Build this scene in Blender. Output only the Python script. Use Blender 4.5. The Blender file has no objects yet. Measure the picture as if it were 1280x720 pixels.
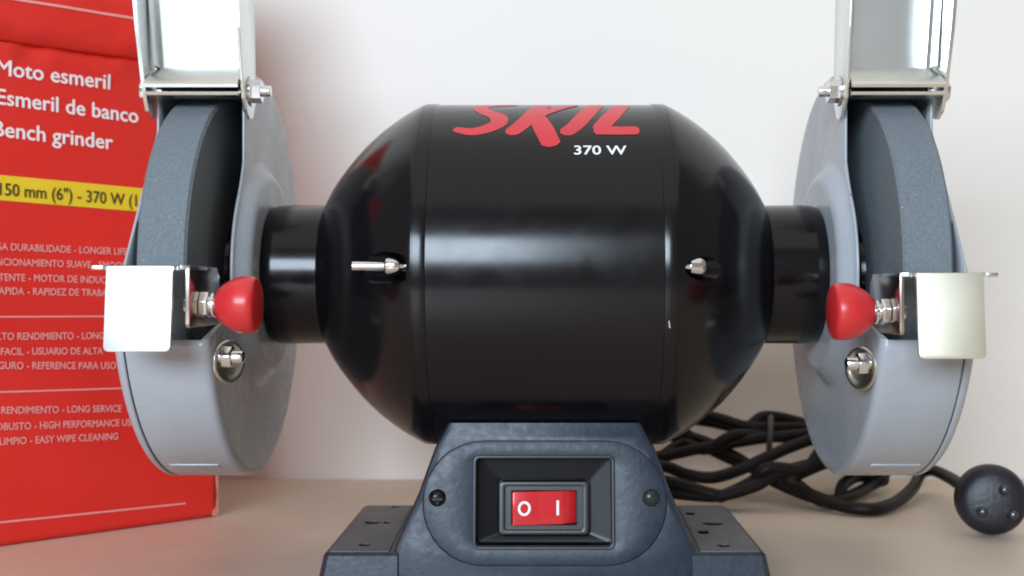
import bpy, bmesh, math, random
from mathutils import Vector, Matrix, noise
random.seed(4)
S = bpy.context.scene
COL = S.collection
R = math.radians

# ---------------------------------------------------------------- camera
cd = bpy.data.cameras.new('camera')
cam = bpy.data.objects.new('camera', cd)
COL.objects.link(cam)
cam.location = (0, -0.530, 0.1184)
cam.rotation_euler = (R(90), 0, 0)
cd.sensor_width = 36.0
cd.lens = 42.78
cd.shift_x = -41 / 1280
cd.shift_y = 2 / 1280
cd.clip_start = 0.01
cd.clip_end = 50
cd.dof.use_dof = True
cd.dof.focus_distance = 0.475
cd.dof.aperture_fstop = 13
S.camera = cam

# ---------------------------------------------------------------- world and lamps
W = bpy.data.worlds.new('World')
S.world = W
W.use_nodes = True
bg = W.node_tree.nodes['Background']
bg.inputs[0].default_value = (1.0, 0.93, 0.86, 1)
bg.inputs[1].default_value = 0.27


def area(name, loc, target, sx, sy, energy, col):
    l = bpy.data.lights.new(name, 'AREA')
    l.shape = 'RECTANGLE'
    l.size = sx
    l.size_y = sy
    l.energy = energy
    l.color = col
    o = bpy.data.objects.new(name, l)
    COL.objects.link(o)
    o.location = loc
    d = Vector(target) - Vector(loc)
    o.rotation_euler = d.to_track_quat('-Z', 'Y').to_euler()
    return o


area('window_light', (-0.74, -2.35, 0.78), (-0.1, 0, 0.10), 1.50, 0.70, 80, (0.71, 0.85, 1.0))
area('ceiling_light', (0.0, -1.0, 2.4), (0, -0.95, 0), 3.4, 2.8, 17, (1.0, 0.95, 0.90))

S.view_settings.view_transform = 'Standard'
S.view_settings.look = 'None'
S.view_settings.exposure = 0.0
S.view_settings.gamma = 1.0
S.cycles.filter_width = 1.9


# ---------------------------------------------------------------- materials
def mat(name, col, rough=0.5, metal=0.0, spec=0.5, var=0.0, vscale=60, bump=0.0, bscale=300, rvar=0.0,
        coat=0.0, detail=4, col2=None, stretch=None, speck=None, ior=1.5):
    m = bpy.data.materials.new(name)
    m.use_nodes = True
    nt = m.node_tree
    b = nt.nodes['Principled BSDF']
    b.inputs['Roughness'].default_value = rough
    b.inputs['Metallic'].default_value = metal
    b.inputs['Specular IOR Level'].default_value = spec
    b.inputs['Coat Weight'].default_value = coat
    b.inputs['IOR'].default_value = ior
    tc = nt.nodes.new('ShaderNodeTexCoord')
    mp = nt.nodes.new('ShaderNodeMapping')
    nt.links.new(tc.outputs['Object'], mp.inputs[0])
    if stretch:
        mp.inputs['Scale'].default_value = stretch

    def noi(scale, det=4):
        n = nt.nodes.new('ShaderNodeTexNoise')
        n.inputs['Scale'].default_value = scale
        n.inputs['Detail'].default_value = det
        nt.links.new(mp.outputs[0], n.inputs['Vector'])
        return n
    c1 = tuple(col) + (1,)
    if var or col2:
        n = noi(vscale, detail)
        rp = nt.nodes.new('ShaderNodeValToRGB')
        rp.color_ramp.elements[0].position = 0.32
        rp.color_ramp.elements[1].position = 0.68
        if col2:
            rp.color_ramp.elements[0].color = c1
            rp.color_ramp.elements[1].color = tuple(col2) + (1,)
        else:
            rp.color_ramp.elements[0].color = tuple(max(0, c * (1 - var)) for c in col) + (1,)
            rp.color_ramp.elements[1].color = tuple(min(1, c * (1 + var)) for c in col) + (1,)
        nt.links.new(n.outputs['Fac'], rp.inputs[0])
        out = rp.outputs[0]
        if speck:
            n2 = noi(speck[0], 2)
            r2 = nt.nodes.new('ShaderNodeValToRGB')
            r2.color_ramp.elements[0].position = speck[1]
            r2.color_ramp.elements[1].position = speck[1] + 0.06
            nt.links.new(n2.outputs['Fac'], r2.inputs[0])
            mx = nt.nodes.new('ShaderNodeMix')
            mx.data_type = 'RGBA'
            nt.links.new(r2.outputs[0], mx.inputs[0])
            nt.links.new(out, mx.inputs[6])
            mx.inputs[7].default_value = tuple(speck[2]) + (1,)
            out = mx.outputs[2]
        nt.links.new(out, b.inputs['Base Color'])
    else:
        b.inputs['Base Color'].default_value = c1
    if rvar:
        n = noi(vscale * 1.7, 5)
        mr = nt.nodes.new('ShaderNodeMapRange')
        mr.inputs['From Min'].default_value = 0.3
        mr.inputs['From Max'].default_value = 0.7
        mr.inputs['To Min'].default_value = max(0.02, rough - rvar)
        mr.inputs['To Max'].default_value = min(1, rough + rvar)
        nt.links.new(n.outputs['Fac'], mr.inputs[0])
        nt.links.new(mr.outputs[0], b.inputs['Roughness'])
    if bump:
        n = noi(bscale, 3)
        bp = nt.nodes.new('ShaderNodeBump')
        bp.inputs['Strength'].default_value = bump
        bp.inputs['Distance'].default_value = 0.001
        nt.links.new(n.outputs['Fac'], bp.inputs['Height'])
        nt.links.new(bp.outputs[0], b.inputs['Normal'])
    return m


M = {}
M['wall'] = mat('wall_paint', (0.845, 0.79, 0.725), 0.75, spec=0.2, var=0.02, vscale=3, bump=0.12, bscale=120)
M['table'] = mat('table_laminate', (0.68, 0.55, 0.43), 0.42, spec=0.35, var=0.06, vscale=9, rvar=0.08, bump=0.05, bscale=200)
M['black'] = mat('black_enamel', (0.004, 0.0036, 0.0045), 0.18, spec=0.38, rvar=0.03, vscale=55, bump=0.006, bscale=60)
M['bell'] = mat('black_bell_enamel', (0.004, 0.0034, 0.0045), 0.17, spec=0.36, rvar=0.03, vscale=55, bump=0.008, bscale=60)
M['pedestal'] = mat('slate_hammered_paint', (0.012, 0.020, 0.033), 0.42, spec=0.45, col2=(0.020, 0.030, 0.046), vscale=160,
                    bump=0.10, bscale=420, rvar=0.07)
M['flange'] = mat('grey_flange_paint', (0.105, 0.096, 0.094), 0.5, var=0.15, vscale=80, bump=0.2, bscale=350)
M['black_plastic'] = mat('black_plastic', (0.004, 0.004, 0.005), 0.25, spec=0.22, var=0.2, vscale=80)
M['bezel'] = mat('bezel_plastic', (0.018, 0.021, 0.021), 0.32, spec=0.45)
M['guard'] = mat('blue_grey_paint', (0.365, 0.39, 0.425), 0.28, spec=0.5, var=0.05, vscale=30, rvar=0.06, bump=0.06, bscale=240)
M['dark_gap'] = mat('dark_gap', (0.012, 0.013, 0.02), 0.7)
M['stone'] = mat('abrasive_stone', (0.130, 0.155, 0.172), 0.85, spec=0.25, col2=(0.178, 0.204, 0.222), vscale=1000, bump=0.45,
                 bscale=1300, speck=(700, 0.72, (0.36, 0.40, 0.45)), detail=8)
M['zinc'] = mat('zinc_plate', (0.80, 0.82, 0.80), 0.27, metal=1.0, var=0.03, vscale=50, rvar=0.0, bump=0.02, bscale=60)
M['zinc_satin'] = mat('satin_zinc_plate', (0.80, 0.83, 0.83), 0.40, metal=1.0, var=0.03, vscale=30, rvar=0.03)
M['zinc_arm'] = mat('dark_reflection_zinc', (0.56, 0.50, 0.46), 0.22, metal=1.0, var=0.10, vscale=60)  # dark brown reflection of the motor side put into the zinc colour
M['zinc_yellow'] = mat('yellowish_zinc_plate', (0.74, 0.715, 0.59), 0.58, metal=1.0, var=0.04, vscale=30, rvar=0.06, bump=0.03, bscale=60)
M['zinc_dark'] = mat('olive_zinc_plate', (0.60, 0.58, 0.50), 0.30, metal=1.0, var=0.1, vscale=90)
M['steel'] = mat('bright_steel', (0.78, 0.79, 0.80), 0.16, metal=1.0, var=0.08, vscale=200)
M['knob'] = mat('red_knob_plastic', (0.56, 0.020, 0.024), 0.36, spec=0.5, var=0.06, vscale=90, coat=0.15)
M['rocker'] = mat('red_rocker_plastic', (0.58, 0.016, 0.022), 0.20, spec=0.6, coat=0.3)
M['white_print'] = mat('white_print', (0.82, 0.82, 0.82), 0.5)
M['pale_print'] = mat('pale_print', (0.80, 0.31, 0.28), 0.55, spec=0.2)
M['box_white'] = mat('white_box_print', (0.86, 0.74, 0.72), 0.55, spec=0.2)
M['red_print'] = mat('red_print', (0.60, 0.030, 0.042), 0.36, spec=0.45, var=0.06, vscale=120)
M['card'] = mat('red_printed_card', (0.69, 0.026, 0.017), 0.40, spec=0.4, var=0.06, vscale=14, rvar=0.10, bump=0.2, bscale=26)
M['card_edge'] = mat('torn_card_edge', (0.62, 0.10, 0.07), 0.7, col2=(0.70, 0.34, 0.27), vscale=130)
M['yellow'] = mat('yellow_print', (0.78, 0.55, 0.025), 0.5, spec=0.3, var=0.04, vscale=40)
M['dark_print'] = mat('dark_print', (0.07, 0.06, 0.02), 0.55, spec=0.2)
M['cord'] = mat('cord_rubber', (0.008, 0.005, 0.004), 0.5, spec=0.22, var=0.3, vscale=60, bump=0.1, bscale=400)
M['plug'] = mat('plug_rubber', (0.012, 0.012, 0.017), 0.40, spec=0.45, var=0.2, vscale=60, bump=0.15, bscale=500)
M['pin'] = mat('dark_plug_pin', (0.10, 0.10, 0.115), 0.25, metal=0.8)
M['tie'] = mat('grey_tie', (0.06, 0.05, 0.045), 0.6)
M['chip'] = mat('paint_chip', (0.45, 0.43, 0.40), 0.5)

ZA = 125.0      # height of the shaft above the table, mm


def P(v, sx=1):
    return Vector((v[0] * sx, -v[1], ZA + v[2])) * 0.001


# ---------------------------------------------------------------- mesh helper: X sideways, F towards the viewer, H above the shaft, all in mm
class MB:
    def __init__(self):
        self.bm = bmesh.new()

    def _bev(self, n0, off, seg=2):
        if off <= 0:
            return
        self.bm.edges.ensure_lookup_table()
        es = [e for e in self.bm.edges[n0:]]
        bmesh.ops.bevel(self.bm, geom=es, offset=off, segments=seg, profile=0.5, affect='EDGES', clamp_overlap=True)

    def face(self, vs):
        try:
            return self.bm.faces.new(vs)
        except ValueError:
            return None

    def box(self, x0, x1, f0, f1, h0, h1, bev=0.0, seg=2):
        n0 = len(self.bm.edges)
        v = [self.bm.verts.new((x, f, h)) for x in (x0, x1) for f in (f0, f1) for h in (h0, h1)]
        for q in ((0, 1, 3, 2), (4, 6, 7, 5), (0, 4, 5, 1), (2, 3, 7, 6), (0, 2, 6, 4), (1, 5, 7, 3)):
            self.face([v[i] for i in q])
        self._bev(n0, bev, seg)
        return self

    def loft(self, loops, closed_ends=True, bev=0.0, seg=2):
        n0 = len(self.bm.edges)
        L = [[self.bm.verts.new(p) for p in lp] for lp in loops]
        n = len(L[0])
        for a, b in zip(L[:-1], L[1:]):
            for i in range(n):
                self.face((a[i], a[(i + 1) % n], b[(i + 1) % n], b[i]))
        if closed_ends:
            self.face(L[0][::-1])
            self.face(L[-1])
        self._bev(n0, bev, seg)
        return self

    def prism(self, poly, axis, lo, hi, bev=0.0, seg=2):
        def mk(p, w):
            if axis == 'X':
                return (w, p[0], p[1])
            if axis == 'F':
                return (p[0], w, p[1])
            return (p[0], p[1], w)
        return self.loft([[mk(p, lo) for p in poly], [mk(p, hi) for p in poly]], True, bev, seg)

    def cyl(self, a, b, r, r1=None, n=28, bev=0.0, ph=0.0):
        a = Vector(a)
        b = Vector(b)
        d = (b - a).normalized()
        u = d.orthogonal().normalized()
        if abs(d.x) > .99:
            u = Vector((0, 1, 0))
        w = d.cross(u)
        r1 = r if r1 is None else r1
        lo = [tuple(a + (u * math.cos(t) + w * math.sin(t)) * r) for t in [ph + 2 * math.pi * i / n for i in range(n)]]
        hi = [tuple(b + (u * math.cos(t) + w * math.sin(t)) * r1) for t in [ph + 2 * math.pi * i / n for i in range(n)]]
        return self.loft([lo, hi], True, bev)

    def hexnut(self, x0, x1, F, H, af, bev=0.5, ph=0.3):
        return self.cyl((x0, F, H), (x1, F, H), af / math.sqrt(3), n=6, bev=bev, ph=ph)

    def rev(self, prof, n=96, a=None, d=None, t0=0, t1=360, close=False):
        """revolve a profile of (r, along) about an axis through a along d (default the shaft)"""
        a = Vector(a or (0, 0, 0))
        d = Vector(d or (1, 0, 0)).normalized()
        u = Vector((0, 1, 0)) if abs(d.x) > .9 else d.orthogonal().normalized()
        w = d.cross(u)
        if abs(d.x) > .9:
            w = Vector((0, 0, 1))
        full = abs(t1 - t0) >= 359.9
        k = n if full else n + 1
        rings = []
        for r, x in prof:
            if r < 1e-6:
                rings.append([self.bm.verts.new(a + d * x)])
            else:
                rings.append([self.bm.verts.new(a + d * x + (u * math.cos(t) + w * math.sin(t)) * r)
                              for t in [R(t0 + (t1 - t0) * i / n) for i in range(k)]])
        if close:
            rings.append(rings[0])
        for p, q in zip(rings[:-1], rings[1:]):
            m = n if full else n
            for i in range(m):
                j = (i + 1) % k
                if len(p) == 1 and len(q) == 1:
                    continue
                if len(p) == 1:
                    self.face((p[0], q[i], q[j]))
                elif len(q) == 1:
                    self.face((p[i], p[j], q[0]))
                else:
                    self.face((p[i], p[j], q[j], q[i]))
        if close and not full:
            self.face([r[0] for r in rings[:-1]])
            self.face([r[-1] for r in rings[:-1]][::-1])
        return self

    def tube(self, pts, r, n=12):
        pts = [Vector(p) for p in pts]
        u = None
        loops = []
        for i, p in enumerate(pts):
            t = (pts[min(i + 1, len(pts) - 1)] - pts[max(i - 1, 0)]).normalized()
            if u is None:
                u = t.orthogonal().normalized()
            u = (u - t * u.dot(t)).normalized()
            w = t.cross(u)
            loops.append([tuple(p + (u * math.cos(a) + w * math.sin(a)) * r) for a in [2 * math.pi * k / n for k in range(n)]])
        return self.loft(loops)

    def strip(self, left, right):
        a = [self.bm.verts.new(p) for p in left]
        b = [self.bm.verts.new(p) for p in right]
        for i in range(len(a) - 1):
            self.face((a[i], a[i + 1], b[i + 1], b[i]))
        return self

    def build(self, name, m, parent=None, sx=1, smooth=35, solid=0.0, solid_off=0.0, world=False, weld=0.0, recalc=True):
        if weld:
            bmesh.ops.remove_doubles(self.bm, verts=self.bm.verts, dist=weld)
        off = Vector(parent['root_loc']) if parent is not None else Vector((0, 0, 0))
        for v in self.bm.verts:
            v.co = (P(v.co, sx) if not world else Vector(v.co) * 0.001) - off
        if recalc:
            bmesh.ops.recalc_face_normals(self.bm, faces=self.bm.faces)
        me = bpy.data.meshes.new(name)
        self.bm.to_mesh(me)
        self.bm.free()
        o = bpy.data.objects.new(name, me)
        COL.objects.link(o)
        me.materials.append(M[m] if isinstance(m, str) else m)
        if smooth:
            for p in me.polygons:
                p.use_smooth = True
            me.set_sharp_from_angle(angle=R(smooth))
        if solid:
            md = o.modifiers.new('thickness', 'SOLIDIFY')
            md.thickness = solid * 0.001
            md.offset = solid_off
        if parent is not None:
            o.parent = parent
            o['root_loc'] = parent['root_loc']
        return o


def thing(name, label, cat, loc=(0, 0, 0)):
    o = bpy.data.objects.new(name, None)
    COL.objects.link(o)
    o.location = loc
    o['root_loc'] = loc
    o['label'] = label
    o['category'] = cat
    o.empty_display_size = 0.02
    return o


def cut(obj, cutters, smooth=35):
    """boolean difference, applied at once; the cutters are removed"""
    for c in cutters:
        md = obj.modifiers.new('cut', 'BOOLEAN')
        md.operation = 'DIFFERENCE'
        md.solver = 'EXACT'
        md.object = c
    bpy.context.view_layer.update()
    dg = bpy.context.evaluated_depsgraph_get()
    me = bpy.data.meshes.new_from_object(obj.evaluated_get(dg))
    obj.modifiers.clear()
    old = obj.data
    obj.data = me
    me.name = old.name
    for p in me.polygons:
        p.use_smooth = True
    me.set_sharp_from_angle(angle=R(smooth))
    for c in cutters:
        d = c.data
        bpy.data.objects.remove(c)
        bpy.data.meshes.remove(d)


_tc = {}


def text_geo(s, bold=0.0):
    """flat triangles of a line of text: verts scaled so that the width is 1, and height of the capitals"""
    if (s, bold) in _tc:
        return _tc[(s, bold)]
    c = bpy.data.curves.new('line', 'FONT')
    c.body = s
    c.size = 1
    c.offset = bold
    c.resolution_u = 3
    o = bpy.data.objects.new('line', c)
    COL.objects.link(o)
    bpy.context.view_layer.update()
    dg = bpy.context.evaluated_depsgraph_get()
    me = bpy.data.meshes.new_from_object(o.evaluated_get(dg))
    vs = [tuple(v.co) for v in me.vertices]
    fs = [tuple(p.vertices) for p in me.polygons]
    bpy.data.objects.remove(o)
    bpy.data.curves.remove(c)
    bpy.data.meshes.remove(me)
    x0 = min(v[0] for v in vs)
    x1 = max(v[0] for v in vs)
    vs = [((v[0] - x0) / (x1 - x0), v[1]) for v in vs]
    _tc[(s, bold)] = (vs, fs)
    return vs, fs


def add_text(mb, s, fn, width, cap, bold=0.0):
    """fn(u, v, lift) -> point; u runs 0..width, v is the height over the baseline; bold prints again slightly shifted"""
    vs, fs = text_geo(s)
    k = cap / 0.72
    sh = [(0, 0)] if not bold else [(-bold * k, 0), (bold * k, 0), (0, -bold * k * .7), (0, bold * k * .7)]
    for q, (dx, dy) in enumerate(sh):
        bv = [mb.bm.verts.new(fn(v[0] * width + dx, v[1] * k + dy, q * 0.02)) for v in vs]
        for f in fs:
            mb.face([bv[i] for i in f])


# ---------------------------------------------------------------- setting
mb = MB()
mb.box(-1600, 1700, 233, 333, -60, 2300)
wall = mb.build('wall', 'wall', world=True, smooth=0)
wall['kind'] = 'structure'
mb = MB()
mb.box(-1100, 1100, -760, 232.4, -30, 0, bev=3)
tab = mb.build('tabletop', 'table', world=True, smooth=30)
tab['kind'] = 'structure'

# ---------------------------------------------------------------- bench grinder
G = thing('bench_grinder', 'black and grey bench grinder with two wheels standing on the table', 'bench grinder')

# motor shell
mb = MB()
prof = [(60, -50), (73.3, -50), (73.4, -49.6), (73.4, -45.6), (73.3, -45.3), (73.0, -45.1), (73.0, -44.2)]
prof += [(73.0, x) for x in (-30, -10, 10, 30)]
prof += [(73.0, 44.2), (73.0, 45.1), (73.3, 45.3), (73.4, 45.6), (73.4, 49.6), (73.3, 50), (60, 50)]
mb.rev(prof, n=160)
motor = mb.build('motor_housing', 'black', G, smooth=32)

# brush-like logo strokes printed on the top of the shell
phi0 = R(48)


def on_shell(u, v, r):
    a = phi0 + v / 73.0
    return (u, r * math.cos(a), r * math.sin(a))


def stroke(mb, pts, w, r, n=26):
    pts = [Vector((p[0], p[1])) for p in pts]
    dense = []
    m = len(pts) - 1
    for i in range(m):
        p0 = pts[max(i - 1, 0)]
        p1 = pts[i]
        p2 = pts[i + 1]
        p3 = pts[min(i + 2, m)]
        k = max(3, n // m)
        for j in range(k):
            t = j / k
            dense.append(0.5 * ((2 * p1) + (p2 - p0) * t + (2 * p0 - 5 * p1 + 4 * p2 - p3) * t * t + (3 * p1 - p0 - 3 * p2 + p3) * t ** 3))
    dense.append(pts[-1])
    L, Rr = [], []
    N = len(dense) - 1
    # rounded ends
    ws = w if isinstance(w, (list, tuple)) else (w, w, w)
    tot = N
    for i, p in enumerate(dense):
        t = (dense[min(i + 1, N)] - dense[max(i - 1, 0)])
        t = t / max(t.length, 1e-6)
        nn = Vector((-t.y, t.x))
        f = i / tot
        ww = ws[0] + (ws[1] - ws[0]) * f * 2 if f < .5 else ws[1] + (ws[2] - ws[1]) * (f - .5) * 2
        e = min(f, 1 - f) * tot
        ww *= min(1, 0.35 + 0.30 * e) if e < 2.2 else 1
        L.append(on_shell(*(p + nn * ww / 2), r))
        Rr.append(on_shell(*(p - nn * ww / 2), r))
    mb.strip(L, Rr)


mb = MB()
stroke(mb, [(-36.2, 5.0), (-33.6, 3.8), (-29.0, 2.8), (-23.5, 4.8), (-18.6, 9.6), (-19.2, 16.0), (-24.4, 22.0), (-26.4, 29.0), (-21.0, 35.0), (-11, 37)], (3.4, 7.2, 5.0), 73.12, 60)
stroke(mb, [(-14.6, 0.8), (-9.8, 7.2), (-5.4, 16.8), (-2.6, 27), (0.6, 36.5)], (6.0, 7.2, 6.6), 73.15)
stroke(mb, [(-4.2, 18.0), (-1.2, 7.6), (0.6, 1.0), (3.0, -7.0)], (7.2, 8.2, 7.6), 73.18)
stroke(mb, [(-3.6, 16.0), (3.6, 25.0), (13.4, 36.5)], (5.0, 5.4, 4.6), 73.21)
stroke(mb, [(7.0, 0.8), (12.0, 7.0), (16.7, 18.0), (19.6, 27), (22.6, 36.5)], (6.0, 7.4, 6.4), 73.15)
stroke(mb, [(21.6, 3.6), (23.4, 8.0), (27.0, 16.2), (30.0, 25), (33.8, 36.5)], (6.4, 7.4, 6.4), 73.15)
stroke(mb, [(19.4, 3.7), (29, 3.6), (37.6, 3.7)], (6.0, 6.2, 5.8), 73.18)
mb.build('logo_lettering', 'red_print', motor, smooth=0)
mb = MB()
add_text(mb, '370 W', lambda u, v, l: on_shell(11.5 + u, -11.6 + v, 73.16 + l), 20.3, 5.2, 0.015)
mb.build('power_lettering', 'white_print', motor, smooth=0)
mb = MB()
mb.strip([(46.6, 71.0, -18.5), (46.9, 70.3, -20.9)], [(47.0, 71.1, -18.2), (47.5, 70.4, -21.2)])
for v in mb.bm.verts:
    l = math.hypot(v.co.y, v.co.z)
    v.co.y *= 73.55 / l
    v.co.z *= 73.55 / l
mb.build('paint_chip', 'chip', motor, smooth=0)
bell_prof = [(0, 40), (60, 48), (71.5, 49.4), (73.2, 50.1), (73.1, 50.9), (71.9, 53.4), (70.1, 56.8), (67.9, 60.4), (65.3, 64.2), (62.4, 68.1),
             (59.2, 71.9), (55.9, 75.5), (52.2, 79.0), (47.4, 83.1), (42.4, 87.0), (37.6, 90.2), (33, 92.8), (30.2, 94.4), (28, 95), (0, 96)]
for sx in (-1, 1):
    mb = MB()
    mb.rev(bell_prof, n=144)
    bell = mb.build('end_bell', 'bell', G, sx, smooth=40)
    c = MB()
    c.cyl((52.2, 67.4, 1.2), (95, 67.4, 1.2), 6.6 if sx < 0 else 4.7, n=36)
    cc = c.build('cutter', 'bell', None, sx)
    c = MB()
    c.cyl((52.2, -67.0, 1.2), (95, -67.0, 1.2), 7.4, n=36)
    cc2 = c.build('cutter', 'bell', None, sx)
    cut(bell, [cc, cc2], 40)
    if sx < 0:
        mb = MB()
        mb.cyl((52.0, 65.2, 2.4), (73.6, 65.2, 2.4), 1.75, n=18, bev=0.3)
        mb.rev([(0, 61.4), (2.2, 61.2), (3.3, 60.4), (3.7, 59.0), (3.7, 56.4), (3.2, 55.2), (0, 55.0)], n=28, a=(0, 66.0, 2.4))
        mb.build('tie_bolt', 'steel', bell, sx)
    else:
        mb = MB()
        mb.rev([(0, 61.6), (1.8, 61.3), (3.0, 60.4), (3.6, 58.8), (3.7, 55.4), (0, 55.4)], n=28, a=(0, 67.2, 2.2))
        mb.cyl((52, 67.2, 2.2), (56, 67.2, 2.2), 2, n=16)
        bolt = mb.build('tie_bolt', 'steel', bell, sx)
        c = MB()
        c.box(60.2, 63, 66.7, 67.7, -0.2, 4.6)
        c1 = c.build('cutter', 'steel', None, sx)
        c = MB()
        c.box(60.2, 63, 64.8, 69.6, 1.7, 2.7)
        c2 = c.build('cutter', 'steel', None, sx)
        cut(bolt, [c1, c2])
    mb = MB()
    mb.rev([(0, 90), (30.0, 90), (30.0, 95), (30.2, 112), (29.9, 115), (29.2, 117.2), (27.5, 118.4), (0, 118.4)], n=96)
    mb.build('shaft_collar', 'bell', G, sx, smooth=30)

# ---- guards, wheels, shields, rests on both sides
TH0, TH1 = -17.0, 70.3       # the opening of a guard, degrees above the forward direction


def rmax_inner(t):
    if t < TH0 or t > TH1:
        return 86.0
    if t > 58:
        return min(86.0, 29.0 / math.cos(R(t)))
    b = max(0, (t - 40) / 18)
    return 49.0 + 5.7 * b * b


def rmax_cover(t):
    if t < TH0 or t > TH1:
        return 82.0
    c, s = math.cos(R(t)), math.sin(R(t))
    d = 71 * 58 / (58 * c + 42 * s)          # line from (71,0) to (29,58)
    v = 29 / max(c, 1e-3)
    r = max(d, v) if t > 55 else d
    if t < 0:
        r = 71
    return min(82.0, r)


def side(sx):
    # inner plate with its central boss, the rim and the fillet between
    radii = [24, 30, 36, 39, 40, 41.5, 43, 45, 46.5, 48, 49, 54, 60, 66, 72, 77, 80, 83.0, 83.6, 84.4, 85.1, 85.7, 86.0]

    def xin(r):
        if r <= 40:
            return 118.0
        if r < 49:
            f = (r - 40) / 9
            return 118 + 6 * (3 * f * f - 2 * f ** 3)
        if r <= 83:
            return 124.0
        q = min(1, (r - 83) / 3.0)
        return 124 + 2.4 * (1 - math.sqrt(max(0, 1 - q * q)))
    ths = []
    t = -17.0
    while t < 343:
        ths.append(t)
        t += 1.25 if t < 75 else 2.5
    ths.append(TH0 - 0.02)
    ths.append(TH1 + 0.02)
    ths = sorted(set(round(a, 3) for a in ths))
    mb = MB()
    grid = []
    for t in ths:
        rm = rmax_inner(t)
        col = []
        for r in radii:
            rr = min(r, rm)
            x = xin(rr)
            col.append(mb.bm.verts.new((x, rr * math.cos(R(t)), rr * math.sin(R(t)))))
        if TH0 <= t <= TH1 and rm < 85.9:
            last = None
        else:
            last = [mb.bm.verts.new((x, rr * math.cos(R(t)), rr * math.sin(R(t)))) for rr, x in
                    ((86.0, 127.5), (86.0, 143), (86.0, 154.0), (85.8, 154.5), (84.6, 154.7), (84.2, 155.6), (84.2, 156.4))]
        grid.append((col, last))
    n = len(grid)
    for i in range(n):
        a, la = grid[i]
        b, lb = grid[(i + 1) % n]
        for k in range(len(radii) - 1):
            mb.face((a[k], b[k], b[k + 1], a[k + 1]))
        if la and lb:
            A = [a[-1]] + la
            B = [b[-1]] + lb
            for k in range(len(A) - 1):
                mb.face((A[k], B[k], B[k + 1], A[k + 1]))
    bmesh.ops.remove_doubles(mb.bm, verts=mb.bm.verts, dist=0.004)
    bmesh.ops.dissolve_degenerate(mb.bm, edges=mb.bm.edges, dist=0.002)
    guard = mb.build('wheel_guard', 'guard', G, sx, smooth=40, solid=1.0, solid_off=0)
    # joint strip where the rim band ends
    mb = MB()
    th = R(-64)
    for off, wd, hh in ((0, 3.4, 0.9), (-5.2, 0.8, 0.5)):
        a = th + off / 86
        cF, cH = 86 * math.cos(a), 86 * math.sin(a)
        tF, tH = -math.sin(a), math.cos(a)
        nF, nH = math.cos(a), math.sin(a)
        pl = [(cF + tF * p * wd / 2 + nF * q, cH + tH * p * wd / 2 + nH * q) for p, q in ((-1, -0.6), (1, -0.6), (1, hh), (-1, hh))]
        mb.prism(pl, 'X', 131.5, 151.5, bev=0.25)
    mb.build('rim_joint', 'guard', guard, sx)
    # outer cover: lip and face
    mb = MB()
    cr = [(0, 159.2), (30, 159.2), (60, 159.2), (82.0, 159.2), (83.6, 159.0), (85.0, 158.4), (85.9, 157.4), (86.2, 156.2), (86.2, 155.4)]
    grid = []
    for t in ths:
        rm = rmax_cover(t)
        opening = TH0 <= t <= TH1 and rm < 81.9
        col = [mb.bm.verts.new((x, min(r, rm if opening else 90) * math.cos(R(t)), min(r, rm if opening else 90) * math.sin(R(t)))) for r, x in cr[1:(4 if opening else 9)]]
        grid.append(col)
    cen = mb.bm.verts.new((159.2, 0, 0))
    for i in range(len(grid)):
        a, b = grid[i], grid[(i + 1) % len(grid)]
        mb.face((cen, a[0], b[0]))
        for k in range(min(len(a), len(b)) - 1):
            mb.face((a[k], b[k], b[k + 1], a[k + 1]))
    bmesh.ops.remove_doubles(mb.bm, verts=mb.bm.verts, dist=0.004)
    mb.build('guard_cover', 'guard', guard, sx, smooth=40, solid=1.0, solid_off=0)

    # grinding wheel
    mb = MB()
    mb.rev([(6, 134.2), (73.8, 134.2), (75, 135.2), (75, 152), (73.8, 153), (6, 153)], n=128, close=True)
    wheel = mb.build('grinding_wheel', 'stone', G, sx, smooth=30)
    mb = MB()
    mb.rev([(5, 131.6), (20, 131.6), (21.5, 132.4), (22, 134.1), (5, 134.1)], n=56, close=True)
    mb.build('wheel_flange', 'bell', wheel, sx)
    mb = MB()
    mb.rev([(5, 156), (26, 156), (27.5, 155.0), (28, 153.1), (5, 153.1)], n=56, close=True)
    mb.build('wheel_flange', 'bell', wheel, sx)
    mb = MB()
    mb.cyl((118, 0, 0), (157.5, 0, 0), 6.2, n=20)
    mb.build('arbor', 'steel', wheel, sx)

    # spark shield: two arms straddling the guard, a channel panel between, a deflector lip
    mb = MB()

    def arm(x0, x1, dx):
        pl = [(24, 64.5), (29, 63.5), (35, 66), (38, 71), (41, 78), (45.5, 98), (50, 140), (23, 140), (20, 100), (19, 72)]
        lo = [(x0 + dx * max(0, h - 80) / 60, f, h) for f, h in pl]
        hi = [(x1 + dx * max(0, h - 80) / 60, f, h) for f, h in pl]
        mb.loft([lo, hi], True, 0.3)
    arm(121.2, 122.7, 0.6)
    arm(161.0, 162.5, 2.8)
    br = mb.build('spark_shield', 'zinc', G, sx)
    mb = MB()
    # panel: a shallow U, its web facing forward
    def web(h):
        k = max(0, h - 80) / 60
        a, b = 123.1 + 0.6 * k, 160.6 + 2.8 * k
        f = 22 + 4 * k
        q = f + 8.5
        return [(a, q, h), (a, f + 1.2, h), (a + 1.2, f, h), (b - 1.2, f, h), (b, f + 1.2, h), (b, q, h),
                (b - 1.3, q, h), (b - 1.3, f + 2.3, h), (b - 2.3, f + 1.4, h), (a + 2.3, f + 1.4, h), (a + 1.3, f + 2.3, h), (a + 1.3, q, h)]
    mb.loft([web(85.2), web(110), web(140)])
    mb.build('shield_panel', 'zinc', br, sx, smooth=30)
    mb = MB()
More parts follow.
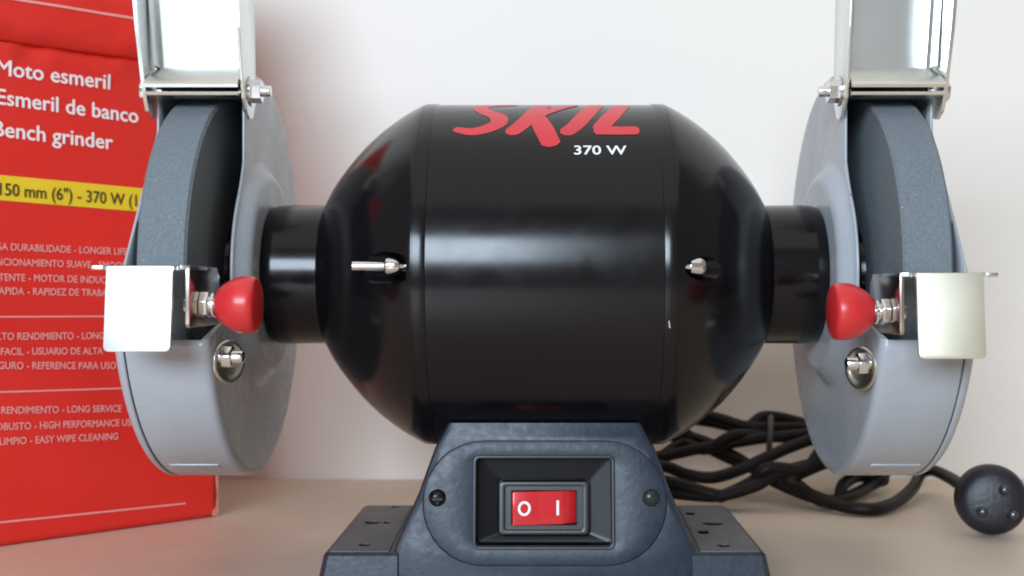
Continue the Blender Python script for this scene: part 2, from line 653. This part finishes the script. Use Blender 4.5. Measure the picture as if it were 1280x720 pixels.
    pl = [(22, 85.0), (23.2, 86.0), (42.6, 77.2), (43.6, 75.6), (43.2, 74.4), (42.2, 74.6), (41.4, 76.2)]
    mb.prism(pl, 'X', 123.0, 160.7)
    mb.build('shield_tab', 'zinc', br, sx)
    mb = MB()
    mb.prism([(30.5, 71.4), (30.5, 72.8), (42.4, 72.8), (42.8, 72.1), (42.4, 71.4)], 'X', 123.2, 160.4)
    mb.build('spark_deflector', 'zinc', br, sx)
    mb = MB()
    mb.cyl((112.6, 29, 75), (126, 29, 75), 2.3, n=18, bev=0.5)
    mb.hexnut(116.4, 121.0, 29, 75, 8.4)
    mb.cyl((120.2, 29, 75), (121.15, 29, 75), 6.2, n=28)
    mb.build('shield_bolt', 'steel', br, sx)
    mb = MB()
    mb.cyl((157, 29, 75), (163.4, 29, 75), 2.3, n=18)
    mb.hexnut(162.7, 166.0, 29, 75, 8.0)
    mb.build('shield_bolt', 'steel', br, sx)

    # tool rest: table plate, front plate and side arm bent down from it
    zm = 'zinc_satin' if sx < 0 else 'zinc_yellow'
    dh = -1.5 if sx < 0 else -4.0
    rest = MB()
    # table plate
    rest.prism([(124.9, 79), (159.2, 79), (159.2, 103.2), (155.0, 103.2), (154.2, 100.6), (130.2, 100.6), (128.0, 102.6), (124.9, 101.4)], 'H', 1.9 + dh, 3.4 + dh, bev=0.3)
    rest_o = rest.build('tool_rest', 'zinc', G, sx)
    mb = MB()
    pl = [(x - 2.0, h) for x, h in [(132.6, 3.3), (132.6, -25.0), (133.0, -26.2), (134.4, -26.8), (154.6, -26.8), (155.8, -26.3), (156.2, -25), (156.2, 3.3)]]
    mb.loft([[(x, 100.9 + dd + (3.3 - h) * (0.105 if sx < 0 else 0.10), h + dh) for x, h in pl] for dd in (0, 1.6)], True, 0.35)
    mb.build('front_plate', zm, rest_o, sx)
    mb = MB()
    mb.prism([(62, -17 + dh), (62, dh), (66, 3.3 + dh), (101.2, 3.3 + dh), (101.8, 2.5 + dh), (101.8, -17.5 + dh), (100.6, -18.6 + dh), (66, -18.6 + dh)], 'X', 125.0, 126.6, bev=0.3)
    mb.build('side_arm', 'zinc_arm', rest_o, sx)
    # strap from the guard to the clamp, its lower end a dished ear turned to the viewer
    kh = -10.6 + dh
    mb = MB()
    cs = []
    a0, a1 = Vector((72, kh + 2)), Vector((88, kh))
    d = (a1 - a0).normalized()
    ang = math.atan2(d.y, d.x)
    for k in range(13):
        t = ang + math.pi / 2 + math.pi * k / 12
        cs.append((a0.x + 6 * math.cos(t), a0.y + 6 * math.sin(t)))
    for k in range(13):
        t = ang - math.pi / 2 + math.pi * k / 12
        cs.append((a1.x + 8 * math.cos(t), a1.y + 8 * math.sin(t)))
    mb.prism(cs, 'X', 126.8, 128.2, bev=0.4)
    mb.build('support_strap', 'zinc', rest_o, sx)
    mb = MB()
    mb.rev([(0, -0.6), (5.2, -0.5), (5.9, -0.2), (6.4, 0.3), (7.4, 0.5), (8.0, 0.3), (8.3, -0.2), (8.0, -0.8), (7.4, -0.8), (6.6, -1.2), (5.6, -1.9), (0, -2.0)], n=44,
           a=(119.6, 69, -32.5 + dh), d=(-0.87, 0.5, 0))
    mb.build('dished_ear', 'zinc_dark', rest_o, sx)
    mb = MB()
    mb.hexnut(117.6, 121.6, 71, -30.5 + dh, 8.0, ph=0.1)
    mb.rev([(0, 113.0), (1.2, 113.1), (2.3, 113.8), (2.6, 115), (2.6, 126), (0, 126)], n=18, a=(0, 71, -30.5 + dh))
    mb.build('strap_bolt', 'steel', rest_o, sx)
    mb = MB()
    mb.hexnut(121.6, 124.9, 88, kh, 8.6, ph=0.25)
    mb.cyl((119.5, 88, kh), (120.6, 88, kh), 4.6, n=28, bev=0.2)
    mb.cyl((110, 88, kh), (130.5, 88, kh), 3.0, n=20, bev=0.4)
    mb.build('clamp_nut', 'steel', rest_o, sx)
    mb = MB()
    mb.rev([(0, 118.8), (4.9, 118.8), (5.8, 118.3), (7.4, 116.4), (8.9, 114.2), (9.9, 112.0), (10.4, 110.0), (10.5, 108.0), (10.4, 106.0), (9.9, 104.7),
            (8.8, 104.1), (0, 103.9)], n=56, a=(0, 88, kh))
    mb.build('clamp_knob', 'knob', rest_o, sx, smooth=50)


side(-1)
side(1)
lg = [o for o in bpy.data.objects if o.name == 'wheel_guard'][0]
mb = MB()
for f0, h0, f1, h1, w_ in ((9, -43.5, -7, -38.2, .5), (20, -49, 13, -46.2, .7)):
    mb.strip([(123.44, f0, h0), (123.44, (f0 + f1) / 2, (h0 + h1) / 2 + w_), (123.44, f1, h1)], [(123.44, f0, h0 + .1), (123.44, (f0 + f1) / 2, (h0 + h1) / 2 - w_), (123.44, f1, h1 + .1)])
sc_ = mb.build('paint_scratch', 'chip', lg, -1, smooth=0)
sc_['kind'] = 'stuff'

# ---- pedestal
HB = -125.0
mb = MB()
hw = [(-60, 38.9, 43), (-65, 41.4, 44), (-70, 44.0, 45), (-78, 46.9, 46), (-87, 50.0, 47.2), (-101, 56.2, 48.9), (-107, 58.8, 49.8), (-112, 60.2, 50.4), (-124, 62, 51.0)]
loops = []
for h, w, f in hw:
    c = 3.0
    loops.append([(-w + c, f, h), (w - c, f, h), (w - .9, f - .9, h), (w, f - c, h), (w, -f + c, h), (w - c, -f, h), (-w + c, -f, h), (-w, -f + c, h), (-w, f - c, h), (-w + .9, f - .9, h)])
mb.loft(loops)
body = mb.build('pedestal', 'pedestal', G, smooth=35)
cy, chh = -91.2, 24.6


def stadium(hx, hz, r, n=8):
    out = []
    for cx_, cz_, a0 in ((hx - r, hz - r, 0), (-hx + r, hz - r, 90), (-hx + r, -hz + r, 180), (hx - r, -hz + r, 270)):
        for k in range(n + 1):
            a = R(a0 + 90 * k / n)
            out.append((cx_ + r * math.cos(a), cz_ + r * math.sin(a)))
    return out


def tilt_f(h, d):
    """front face of the pedestal leans: depth d in front of it"""
    return 47.7 + (-91.2 - h) * 0.132 + d


c = MB()
c.loft([[(x, tilt_f(z + cy, -0.8), z + cy) for x, z in stadium(48.2, 24.2, 24)], [(x, tilt_f(z + cy, 1.6), z + cy) for x, z in stadium(49.1, 25.1, 24.9)]])
c1 = c.build('cutter', 'pedestal')
c = MB()
c.loft([[(x - 0.3, tilt_f(z + cy, -24), z + cy + 0.3) for x, z in stadium(26.8, 17.0, 1.5, 3)], [(x - 0.3, tilt_f(z + cy, 4), z + cy + 0.3) for x, z in stadium(26.8, 17.0, 1.5, 3)]])
c2 = c.build('cutter', 'pedestal')
cut(body, [c1, c2], 30)

# switch plate with a raised rim round the opening
def ring_plate(outer, inner, d0, d1, bev=0.0):
    mb = MB()
    vs = {}
    for key, loop, d in (('ob', outer, d0), ('of', outer, d1), ('ib', inner, d0), ('if', inner, d1)):
        vs[key] = [mb.bm.verts.new((x, tilt_f(z + cy, d), z + cy)) for x, z in loop]
    n = len(outer)
    for i in range(n):
        j = (i + 1) % n
        mb.face((vs['ob'][i], vs['ob'][j], vs['of'][j], vs['of'][i]))
        mb.face((vs['ib'][i], vs['if'][i], vs['if'][j], vs['ib'][j]))
        mb.face((vs['of'][i], vs['of'][j], vs['if'][j], vs['if'][i]))
        mb.face((vs['ob'][i], vs['ib'][i], vs['ib'][j], vs['ob'][j]))
    if bev:
        es = [e for e in mb.bm.edges if all(v in vs['of'] or v in vs['if'] for v in e.verts) and
              (all(v in vs['of'] for v in e.verts) or all(v in vs['if'] for v in e.verts))]
        bmesh.ops.bevel(mb.bm, geom=es, offset=bev, segments=2, profile=.5, affect='EDGES', clamp_overlap=True)
    return mb


plate = ring_plate(stadium(48.05, 24.05, 23.85), [(x - .3, z + .3) for x, z in stadium(27.0, 17.2, 1.6)], -1.25, 0.0, bev=0.25).build('switch_plate', 'pedestal', body)
ring_plate([(x - .3, z + .3) for x, z in stadium(28.1, 18.3, 2.4)], [(x - .3, z + .3) for x, z in stadium(26.9, 17.1, 1.5)], -0.1, 0.7, bev=0.35).build('opening_rim', 'bezel', body)
# pan behind the opening
mb = MB()
o_ = [(x - .3, z + .3) for x, z in stadium(26.7, 16.9, 1.4, 3)]
i_ = [(x - .3, z + .3 - 3.0) for x, z in stadium(18.8, 11.0, 1.2, 3)]
mb.loft([[(x, tilt_f(z + cy, -0.6), z + cy) for x, z in o_], [(x, tilt_f(z + cy, -8), z + cy) for x, z in o_],
         [(x, tilt_f(z + cy, -9), z + cy) for x, z in i_], [(x, tilt_f(z + cy, -14), z + cy) for x, z in i_]], closed_ends=False)
mb.face([v for v in mb.bm.verts][-len(o_):])
mb.build('switch_recess', 'black_plastic', body, smooth=30)
# rocker switch
sw = MB()
def zc(z):
    return z + cy - 2.9
sw.loft([[(x - .3, tilt_f(zc(z), -14), zc(z)) for x, z in stadium(17.4, 9.9, 1, 3)], [(x - .3, tilt_f(zc(z), -6.4), zc(z)) for x, z in stadium(17.4, 9.9, 1, 3)]])
swb = sw.build('power_switch', 'bezel', G, smooth=30)
c = MB()
c.loft([[(x - .3, tilt_f(zc(z), -12), zc(z)) for x, z in stadium(13.3, 6.9, .6, 2)], [(x - .3, tilt_f(zc(z), -5), zc(z)) for x, z in stadium(13.3, 6.9, .6, 2)]])
cut(swb, [c.build('cutter', 'bezel')], 30)
ring_plate([(x - .3, z - 2.9) for x, z in stadium(18.0, 10.4, 1.6)], [(x - .3, z - 2.9) for x, z in stadium(15.6, 8.6, 1)], -6.5, -5.2, bev=0.4).build('switch_bezel', 'bezel', swb)
# the rocker, its left half pressed in: a shallow V seen from the side
mb = MB()
zz = 6.5
prof = [(-12.9, -6.8), (-9, -5.7), (0, -5.6), (9.2, -4.2), (12.3, -3.4), (12.9, -4.4), (12.9, -11.5), (-12.9, -11.5)]
prof = [(-12.9, -4.4), (-12.3, -3.6), (-2, -5.4), (7.4, -6.3), (12.5, -9.4), (12.9, -9.8), (12.9, -11.5), (-12.9, -11.5)]
mb.loft([[(x - .3, tilt_f(zc(z), d), zc(z)) for x, d in prof] for z in (-zz, zz)], True, 0.3)
mb.build('rocker', 'rocker', swb, smooth=25)
mb = MB()


def rk(x, z):
    """point on the rocker face"""
    pts = prof[1:5]
    for (x0, d0), (x1, d1) in zip(pts[:-1], pts[1:]):
        if x <= x1:
            d = d0 + (d1 - d0) * (x - x0) / (x1 - x0)
            break
    return (x - .3, tilt_f(zc(z), d + 0.12), zc(z))


n = 24
mb.strip([rk(-7.9 + 2.6 * math.cos(2 * math.pi * k / n), 2.9 * math.sin(2 * math.pi * k / n)) for k in range(n + 1)],
         [rk(-7.9 + 1.6 * math.cos(2 * math.pi * k / n), 1.9 * math.sin(2 * math.pi * k / n)) for k in range(n + 1)])
mb.strip([rk(5.0, -2.9), rk(5.0, 2.9)], [rk(6.0, -2.9), rk(6.0, 2.9)])
mb.build('rocker_marks', 'white_print', swb, smooth=0)
# two cross-head screws of the switch plate
for x0, m_ in ((-42.6, 'bell'), (42.2, 'bezel')):
    mb = MB()
    zz0 = cy + 1.8
    f0 = tilt_f(zz0, -0.2)
    mb.rev([(0, 1.9), (1.6, 1.7), (2.9, 1.0), (3.6, 0), (3.6, -1.0), (0, -1.0)], n=28, a=(x0, f0, zz0), d=(0, 1, 0))
    scr = mb.build('plate_screw', m_, plate)
    cs = []
    for w_, h_ in ((0.45, 2.1), (2.1, 0.45)):
        c = MB()
        c.box(x0 - w_, x0 + w_, f0 + 0.6, f0 + 3, zz0 - h_, zz0 + h_)
        cs.append(c.build('cutter', m_))
    cut(scr, cs)

# feet: a skirt with a flat flange on each side
for sx in (-1, 1):
    mb = MB()
    mb.loft([[(58, 50.2, -110.4), (84.6, 50.2, -110.4), (86.2, 48.6, -110.4), (86.2, -52.4, -110.4), (84.6, -54, -110.4), (58, -54, -110.4)],
             [(58, 51.3, -111.4), (85.2, 51.3, -111.4), (87.3, 49.2, -111.4), (87.3, -53, -111.4), (85.2, -55.1, -111.4), (58, -55.1, -111.4)],
             [(58, 53.0, -124.2), (87.6, 53.0, -124.2), (90.0, 50.2, -124.2), (90.0, -54, -124.2), (87.6, -56.5, -124.2), (58, -56.5, -124.2)]][::-1])
    foot = mb.build('foot', 'pedestal', G, sx, smooth=20)
    mb = MB()
    mb.prism([(61.6, 48.9), (84.8, 48.9), (85.4, 48.2), (85.4, -52.6), (84.4, -53.4), (63.6, -53.4)], 'H', -110.55, -110.0, bev=0.15)
    fl = mb.build('mounting_flange', 'flange', foot, sx)
    if sx < 0:
        holes = [(76.4, -10.7, 3.2, 1.6), (70.0, -10.7, 1.3, 1.3), (73, 36.7, 2.0, 1.3), (70.6, -49, 2.0, 1.2)]
    else:
        holes = [(67, -32, 1.8, 1.6), (74.3, -8, 4.0, 1.6), (67.6, 10.8, 1.9, 1.9), (72.4, 38, 2.2, 1.4)]
    c = MB()
    c.box(63, 84, -51.5, 47.5, -130, -110.85)
    cut(foot, [c.build('cutter', 'black_plastic', None, sx)], 20)
    for tgt in (fl, foot):
        cs = []
        for hx_, hf_, a_, b_ in holes:
            c = MB()
            c.loft([[(hx_ + x, hf_ + z, zl) for x, z in stadium(a_ * 1.2, b_ * 2.3, min(a_ * 1.15, b_ * 2.2), 4)] for zl in (-116, -105)])
            cs.append(c.build('cutter', 'black_plastic', None, sx))
        cut(tgt, cs, 25)
    for f_ in (40, -44):
        mb = MB()
        mb.cyl((76, f_, -125), (76, f_, -123.9), 7, n=20)
        mb.build('rubber_pad', 'cord', foot, sx)

# ---------------------------------------------------------------- cord and plug (x, y into the room, z up, mm)
CP = [(20, 60, 16), (36, 90, 21.4), (51, 125, 21.1), (65, 135, 21.8), (78, 138, 16.9), (92, 138, 15.2), (108, 142, 19.0), (122, 145, 24.8), (145, 155, 32.4), (174, 170, 37.4), (195, 180, 33.0), (190, 187, 27.2), (170, 186, 32.7), (152, 184, 37.2), (133, 178, 38.0), (115, 178, 39.2), (101, 180, 43.3), (79, 185, 46.5), (58, 180, 42.3), (52, 170, 29.6), (62, 160, 23.6), (74, 160, 25.4), (89, 160, 28.6), (108, 160, 31.8), (125, 164, 33.8), (149, 167, 35.7), (183, 185, 37.1), (203, 185, 25.3), (178, 150, 23.2), (156, 132, 25.3), (138, 128, 22.5), (123, 125, 18.4), (114, 122, 13.7), (99, 120, 9.4), (89, 120, 8.1), (69, 125, 9.0), (52, 130, 10.8), (45, 160, 19.5), (62, 172, 32.8), (80, 175, 33.1), (93, 170, 30.5), (111, 158, 22.0), (122, 150, 14.5), (134, 143, 9.0), (144, 130, 6.3), (155, 125, 4.5), (167, 135, 5.5), (183, 160, 6.3), (194, 170, 10.2), (200, 185, 17.3), (174, 172, 21.8), (147, 152, 16.9), (134, 138, 13.0), (140, 128, 9.5), (149, 119, 6.0), (158, 110, 4.2), (166, 105, 3.9), (175, 107, 3.9), (190, 125, 4.6), (206, 150, 8.0), (218, 175, 11.8), (223, 170, 14.4), (222, 140, 15.3), (216, 105, 17.2), (212, 82, 18.4), (211, 68, 18.4)]


def smooth_path(pts, k=7):
    pts = [Vector(p) for p in pts]
    out = []
    m = len(pts) - 1
    for i in range(m):
        p0, p1, p2, p3 = pts[max(i - 1, 0)], pts[i], pts[i + 1], pts[min(i + 2, m)]
        for j in range(k):
            t = j / k
            out.append(0.5 * ((2 * p1) + (p2 - p0) * t + (2 * p0 - 5 * p1 + 4 * p2 - p3) * t * t + (3 * p1 - p0 - 3 * p2 + p3) * t ** 3))
    out.append(pts[-1])
    for p in out:
        p.z = max(p.z, 3.7)
    return out


mb = MB()
rnd = random.Random(11)
again = [(x + rnd.uniform(-4, 5), y + rnd.uniform(-2, 9), z + rnd.uniform(-3, 6)) for x, y, z in CP[9:50]]
mb.tube(smooth_path(CP[:51] + again + CP[50:]), 3.35, n=12)
cord = mb.build('power_cord', 'cord', G, world=True, smooth=60)
mb = MB()
tp = []
for k in range(33):
    a = 2 * math.pi * k / 32
    tp.append((129 + 3 * math.cos(a), 168 + 17 * math.cos(a + .2), 34 + 11.5 * math.sin(a)))
mb.tube(tp, 1.6, n=8)
mb.build('cord_tie', 'tie', cord, world=True, smooth=60)
# round three-pin plug, its pins towards the viewer
mb = MB()
pc, pd = Vector((215.5, 60, 17.0)), Vector((-0.20, -0.96, 0.12)).normalized()
mb.rev([(0, -10), (6, -10), (12, -8), (15.6, -3), (16.8, 2), (16.8, 6.6), (16.0, 9.2), (14.2, 11.0), (11.0, 12.2), (6.0, 12.8), (0, 13)], n=56, a=pc, d=pd)
plug = mb.build('plug', 'plug', G, world=True, smooth=35)
ux = pd.cross(Vector((0, 0, 1))).normalized()
if ux.x < 0:
    ux = -ux
uz = ux.cross(pd)
if uz.z < 0:
    uz = -uz
for px, pz in ((4.6, 5.0), (-5.4, -5.6), (8.2, -6.4)):
    b0 = pc + ux * px + uz * pz
    mb = MB()
    mb.rev([(0, 8), (2.3, 8), (2.3, 16.4), (1.9, 17.6), (1.0, 18.2), (0, 18.3)], n=20, a=b0, d=pd)
    mb.build('pin', 'pin', plug, world=True, smooth=50)
    mb = None

# ---------------------------------------------------------------- the red carton, turned 43 degrees, behind the left wheel
BL = (-0.172, 0.106, 0.0)
B = thing('cardboard_box', 'red printed cardboard carton with white and yellow lettering behind the left wheel', 'box', BL)
bu = Vector((0.727, 0.686, 0)).normalized()          # along the printed face, to the right
bn = Vector((0.686, -0.727, 0)).normalized()         # out of the printed face
B0 = Vector(BL) * 1000


def bp(u, v, d=0.0):
    return B0 + bu * u + bn * d + Vector((0, 0, v))


def wob(u, v):
    """slight bulge and dents of the tired cardboard"""
    p = Vector((u * 0.014, v * 0.014, 3.1))
    e = min(1, max(0, -u) / 12) * min(1, max(0, v) / 14)
    w = 1.3 * noise.noise(p) * e
    if v > 221:
        q = (v - 221) / 6
        w += min(1, q) * (4.0 * noise.noise(Vector((u * .05, v * .06, 7))) + 1.0 * noise.noise(Vector((u * .13, v * .15, 2))))
    return w


def corner_u(v):
    return 0.0


def sheet(mb, u0, u1, v0, v1, nu, nv, fn):
    g = [[mb.bm.verts.new(fn(u0 + (u1 - u0) * i / nu, v0 + (v1 - v0) * j / nv)) for j in range(nv + 1)] for i in range(nu + 1)]
    for i in range(nu):
        for j in range(nv):
            mb.face((g[i][j], g[i + 1][j], g[i + 1][j + 1], g[i][j + 1]))
    return g


WU, HV, DP = 250.0, 232.5, 148.0
mb = MB()
sheet(mb, -WU, 0, 0.4, HV, 80, 76, lambda u, v: bp(u, v, wob(u, v)))
front = mb.build('front_panel', 'card', B, world=True, smooth=60, solid=2.0, solid_off=0, recalc=False)
mb = MB()
sheet(mb, 0, DP, 0.4, HV, 6, 6, lambda d, v: bp(0.0, v, -1.2 - d))
mb.build('side_panel', 'card', B, world=True, smooth=0, solid=2.0, solid_off=0)
mb = MB()
sheet(mb, 0, DP, 0.4, HV, 6, 6, lambda d, v: bp(-WU, v, -1.2 - d))
mb.build('side_panel', 'card', B, world=True, smooth=0, solid=2.0, solid_off=0)
mb = MB()
sheet(mb, -WU, 0, 0.4, HV, 6, 6, lambda u, v: bp(u, v, -1.2 - DP))
mb.build('back_panel', 'card', B, world=True, smooth=0, solid=2.0, solid_off=0)
mb = MB()
sheet(mb, -WU + 1.5, -1.5, -1.8 - DP, -2.6, 6, 6, lambda u, d: bp(u, 1.4, d))
mb.build('bottom_panel', 'card', B, world=True, smooth=0, solid=2.0, solid_off=0)


# worn pale corner and edge of the carton
mb = MB()
rnd = random.Random(5)
L_, R_ = [], []
for k in range(90):
    v = 0.5 + 231 * k / 89
    a = max(0.05, 0.45 + 0.9 * noise.noise(Vector((v * .12, 3, 1)))) + (2.2 if v < 5 else 0)
    L_.append(bp(-a, v, 1.12))
    R_.append(bp(0.9, v, 1.12))
mb.strip(L_, R_)
mb.strip([p + bn * 0.0 for p in R_], [bp(0.95, 0.5 + 231 * k / 89, -0.8) for k in range(90)])
mb.build('worn_edge', 'card_edge', B, world=True, smooth=0)


# the top flap: folded outward at the crease, then standing up and leaning back
def flap(u, s):
    ang = R(62) * math.exp(-s / 7.0) - R(16) * (1 - math.exp(-s / 16.0))
    # integrate the bend
    d = v = 0.0
    n_ = max(1, int(s / 0.8))
    for k in range(n_):
        ss = s * (k + .5) / n_
        a = R(58) * math.exp(-ss / 6.0) - R(17) * (1 - math.exp(-ss / 14.0))
        d += math.sin(a) * s / n_
        v += math.cos(a) * s / n_
    w = 1.3 * noise.noise(Vector((u * 0.03, s * 0.05, 11))) * min(1, s / 8) + 0.6 * noise.noise(Vector((u * 0.11, s * 0.12, 5))) * min(1, s / 5)
    return bp(u, HV + 0.6 + v + 0.02 * u * 0, 0.6 + d + w)


mb = MB()
sheet(mb, -WU, -1.5, 0, 95, 70, 48, flap)
flp = mb.build('top_flap', 'card', B, world=True, smooth=70, solid=2.0, solid_off=0, recalc=False)
mb = MB()
us = [-WU + (WU - 6) * k / 60 for k in range(61)]
mb.strip([flap(u, 19.8) + bn * 1.5 for u in us], [flap(u, 21.1) + bn * 1.5 for u in us])
mb.build('printed_line', 'pale_print', flp, world=True, smooth=0)

# printed band, lines and lettering, following the panel
TD = 1.35


def fp(u, v, d=TD):
    return bp(u, v, wob(u, v) + d)


def band(name, m_, pts, parent, hgt):
    mb = MB()
    u0, v0, u1, v1 = pts
    n_ = 48
    rows = []
    L, Q = [], []
    for k in range(n_ + 1):
        u = u0 + (u1 - u0) * k / n_
        v = v0 + (v1 - v0) * k / n_
        L.append((u, v))
    m = 6 if hgt > 3 else 1
    g = [[mb.bm.verts.new(fp(u, v + hgt * j / m)) for j in range(m + 1)] for u, v in L]
    for i in range(n_):
        for j in range(m):
            mb.face((g[i][j], g[i + 1][j], g[i + 1][j + 1], g[i][j + 1]))
    return mb.build(name, m_, parent, world=True, smooth=60)


yb = band('yellow_band', 'yellow', (-248, 164.2, -6, 156.0), front, 11.7)
band('printed_line', 'pale_print', (-248, 107.0, -8, 104.4), front, 0.75)
band('printed_line', 'pale_print', (-248, 74.6, -8, 68.2), front, 0.75)
band('printed_line', 'pale_print', (-248, 14.2, -17.5, 8.5), front, 0.85)


def line_text(mb, s, u0, v0, u1, v1, cap, d=TD + 0.10, bold=0.0):
    L = u1 - u0
    sl = (v1 - v0) / L
    add_text(mb, s, lambda a, b, l: fp(u0 + a, v0 + sl * a + b, d + l), L, cap, bold)


mb = MB()
line_text(mb, 'Moto esmeril', -111.0, 217.2, -57.6, 216.4, 7.4, bold=0.02)
line_text(mb, 'Esmeril de banco', -111.0, 203.7, -43.1, 201.3, 7.4, bold=0.02)
line_text(mb, 'Bench grinder', -112.4, 189.0, -56.2, 187.1, 7.4, bold=0.02)
mb.build('title_lettering', 'box_white', front, world=True, smooth=0)
mb = MB()
line_text(mb, '150 mm (6") - 370 W (1/2 HP)', -109.6, 162.0, -25.0, 159.2, 5.9, d=TD + 0.3, bold=0.012)
mb.build('band_lettering', 'dark_print', yb, world=True, smooth=0)
mb = MB()


def nat_width(s, cap, squeeze):
    c = bpy.data.curves.new('line', 'FONT')
    c.body = s
    o = bpy.data.objects.new('line', c)
    COL.objects.link(o)
    bpy.context.view_layer.update()
    w_ = o.dimensions.x * cap / 0.72 * squeeze
    bpy.data.objects.remove(o)
    bpy.data.curves.remove(c)
    return w_


# each row: words left of the gap, words right of it, the gap (u of its middle, v of the baseline there), slope
small = [('LARGA DURABILIDADE', '- LONGER LIFE TIME', -75.6, 136.0, -.02), ('FUNCIONAMIENTO', 'SUAVE - SMOOTH RUN', -79.0, 129.1, -.017),
         ('POTENTE', '- MOTOR DE INDUCCION', -97.0, 122.3, -.022), ('RAPIDA', '- RAPIDEZ DE TRABAJO', -97.5, 116.0, -.022),
         ('ALTO RENDIMIENTO', '- LONG USE', -74.2, 94.6, -.02), ('USO FACIL', '- USUARIO DE ALTA', -98.0, 88.0, -.03),
         ('SEGURO', '- REFERENCE PARA USO', -98.0, 81.4, -.045),
         ('ALTO RENDIMIENTO', '- LONG SERVICE', -81.5, 59.8, -.055), ('ROBUSTO', '- HIGH PERFORMANCE USE', -94.5, 53.1, -.045),
         ('LIMPIO', '- EASY WIPE CLEANING', -96.5, 46.4, -.04)]
for a, b, u_, v_, sl in small:
    wa = nat_width(a, 3.4, 0.86)
    wb = nat_width(b, 3.4, 0.86)
    line_text(mb, a, u_ - 1.0 - wa, v_ - sl * (wa + 1), u_ - 1.0, v_, 3.4, bold=0.022)
    line_text(mb, b, u_ + 0.6, v_, u_ + 0.6 + wb, v_ + sl * wb, 3.4, bold=0.022)
mb.build('small_lettering', 'pale_print', front, world=True, smooth=0)

for o in bpy.data.objects:
    if 'root_loc' in o.keys():
        del o['root_loc']
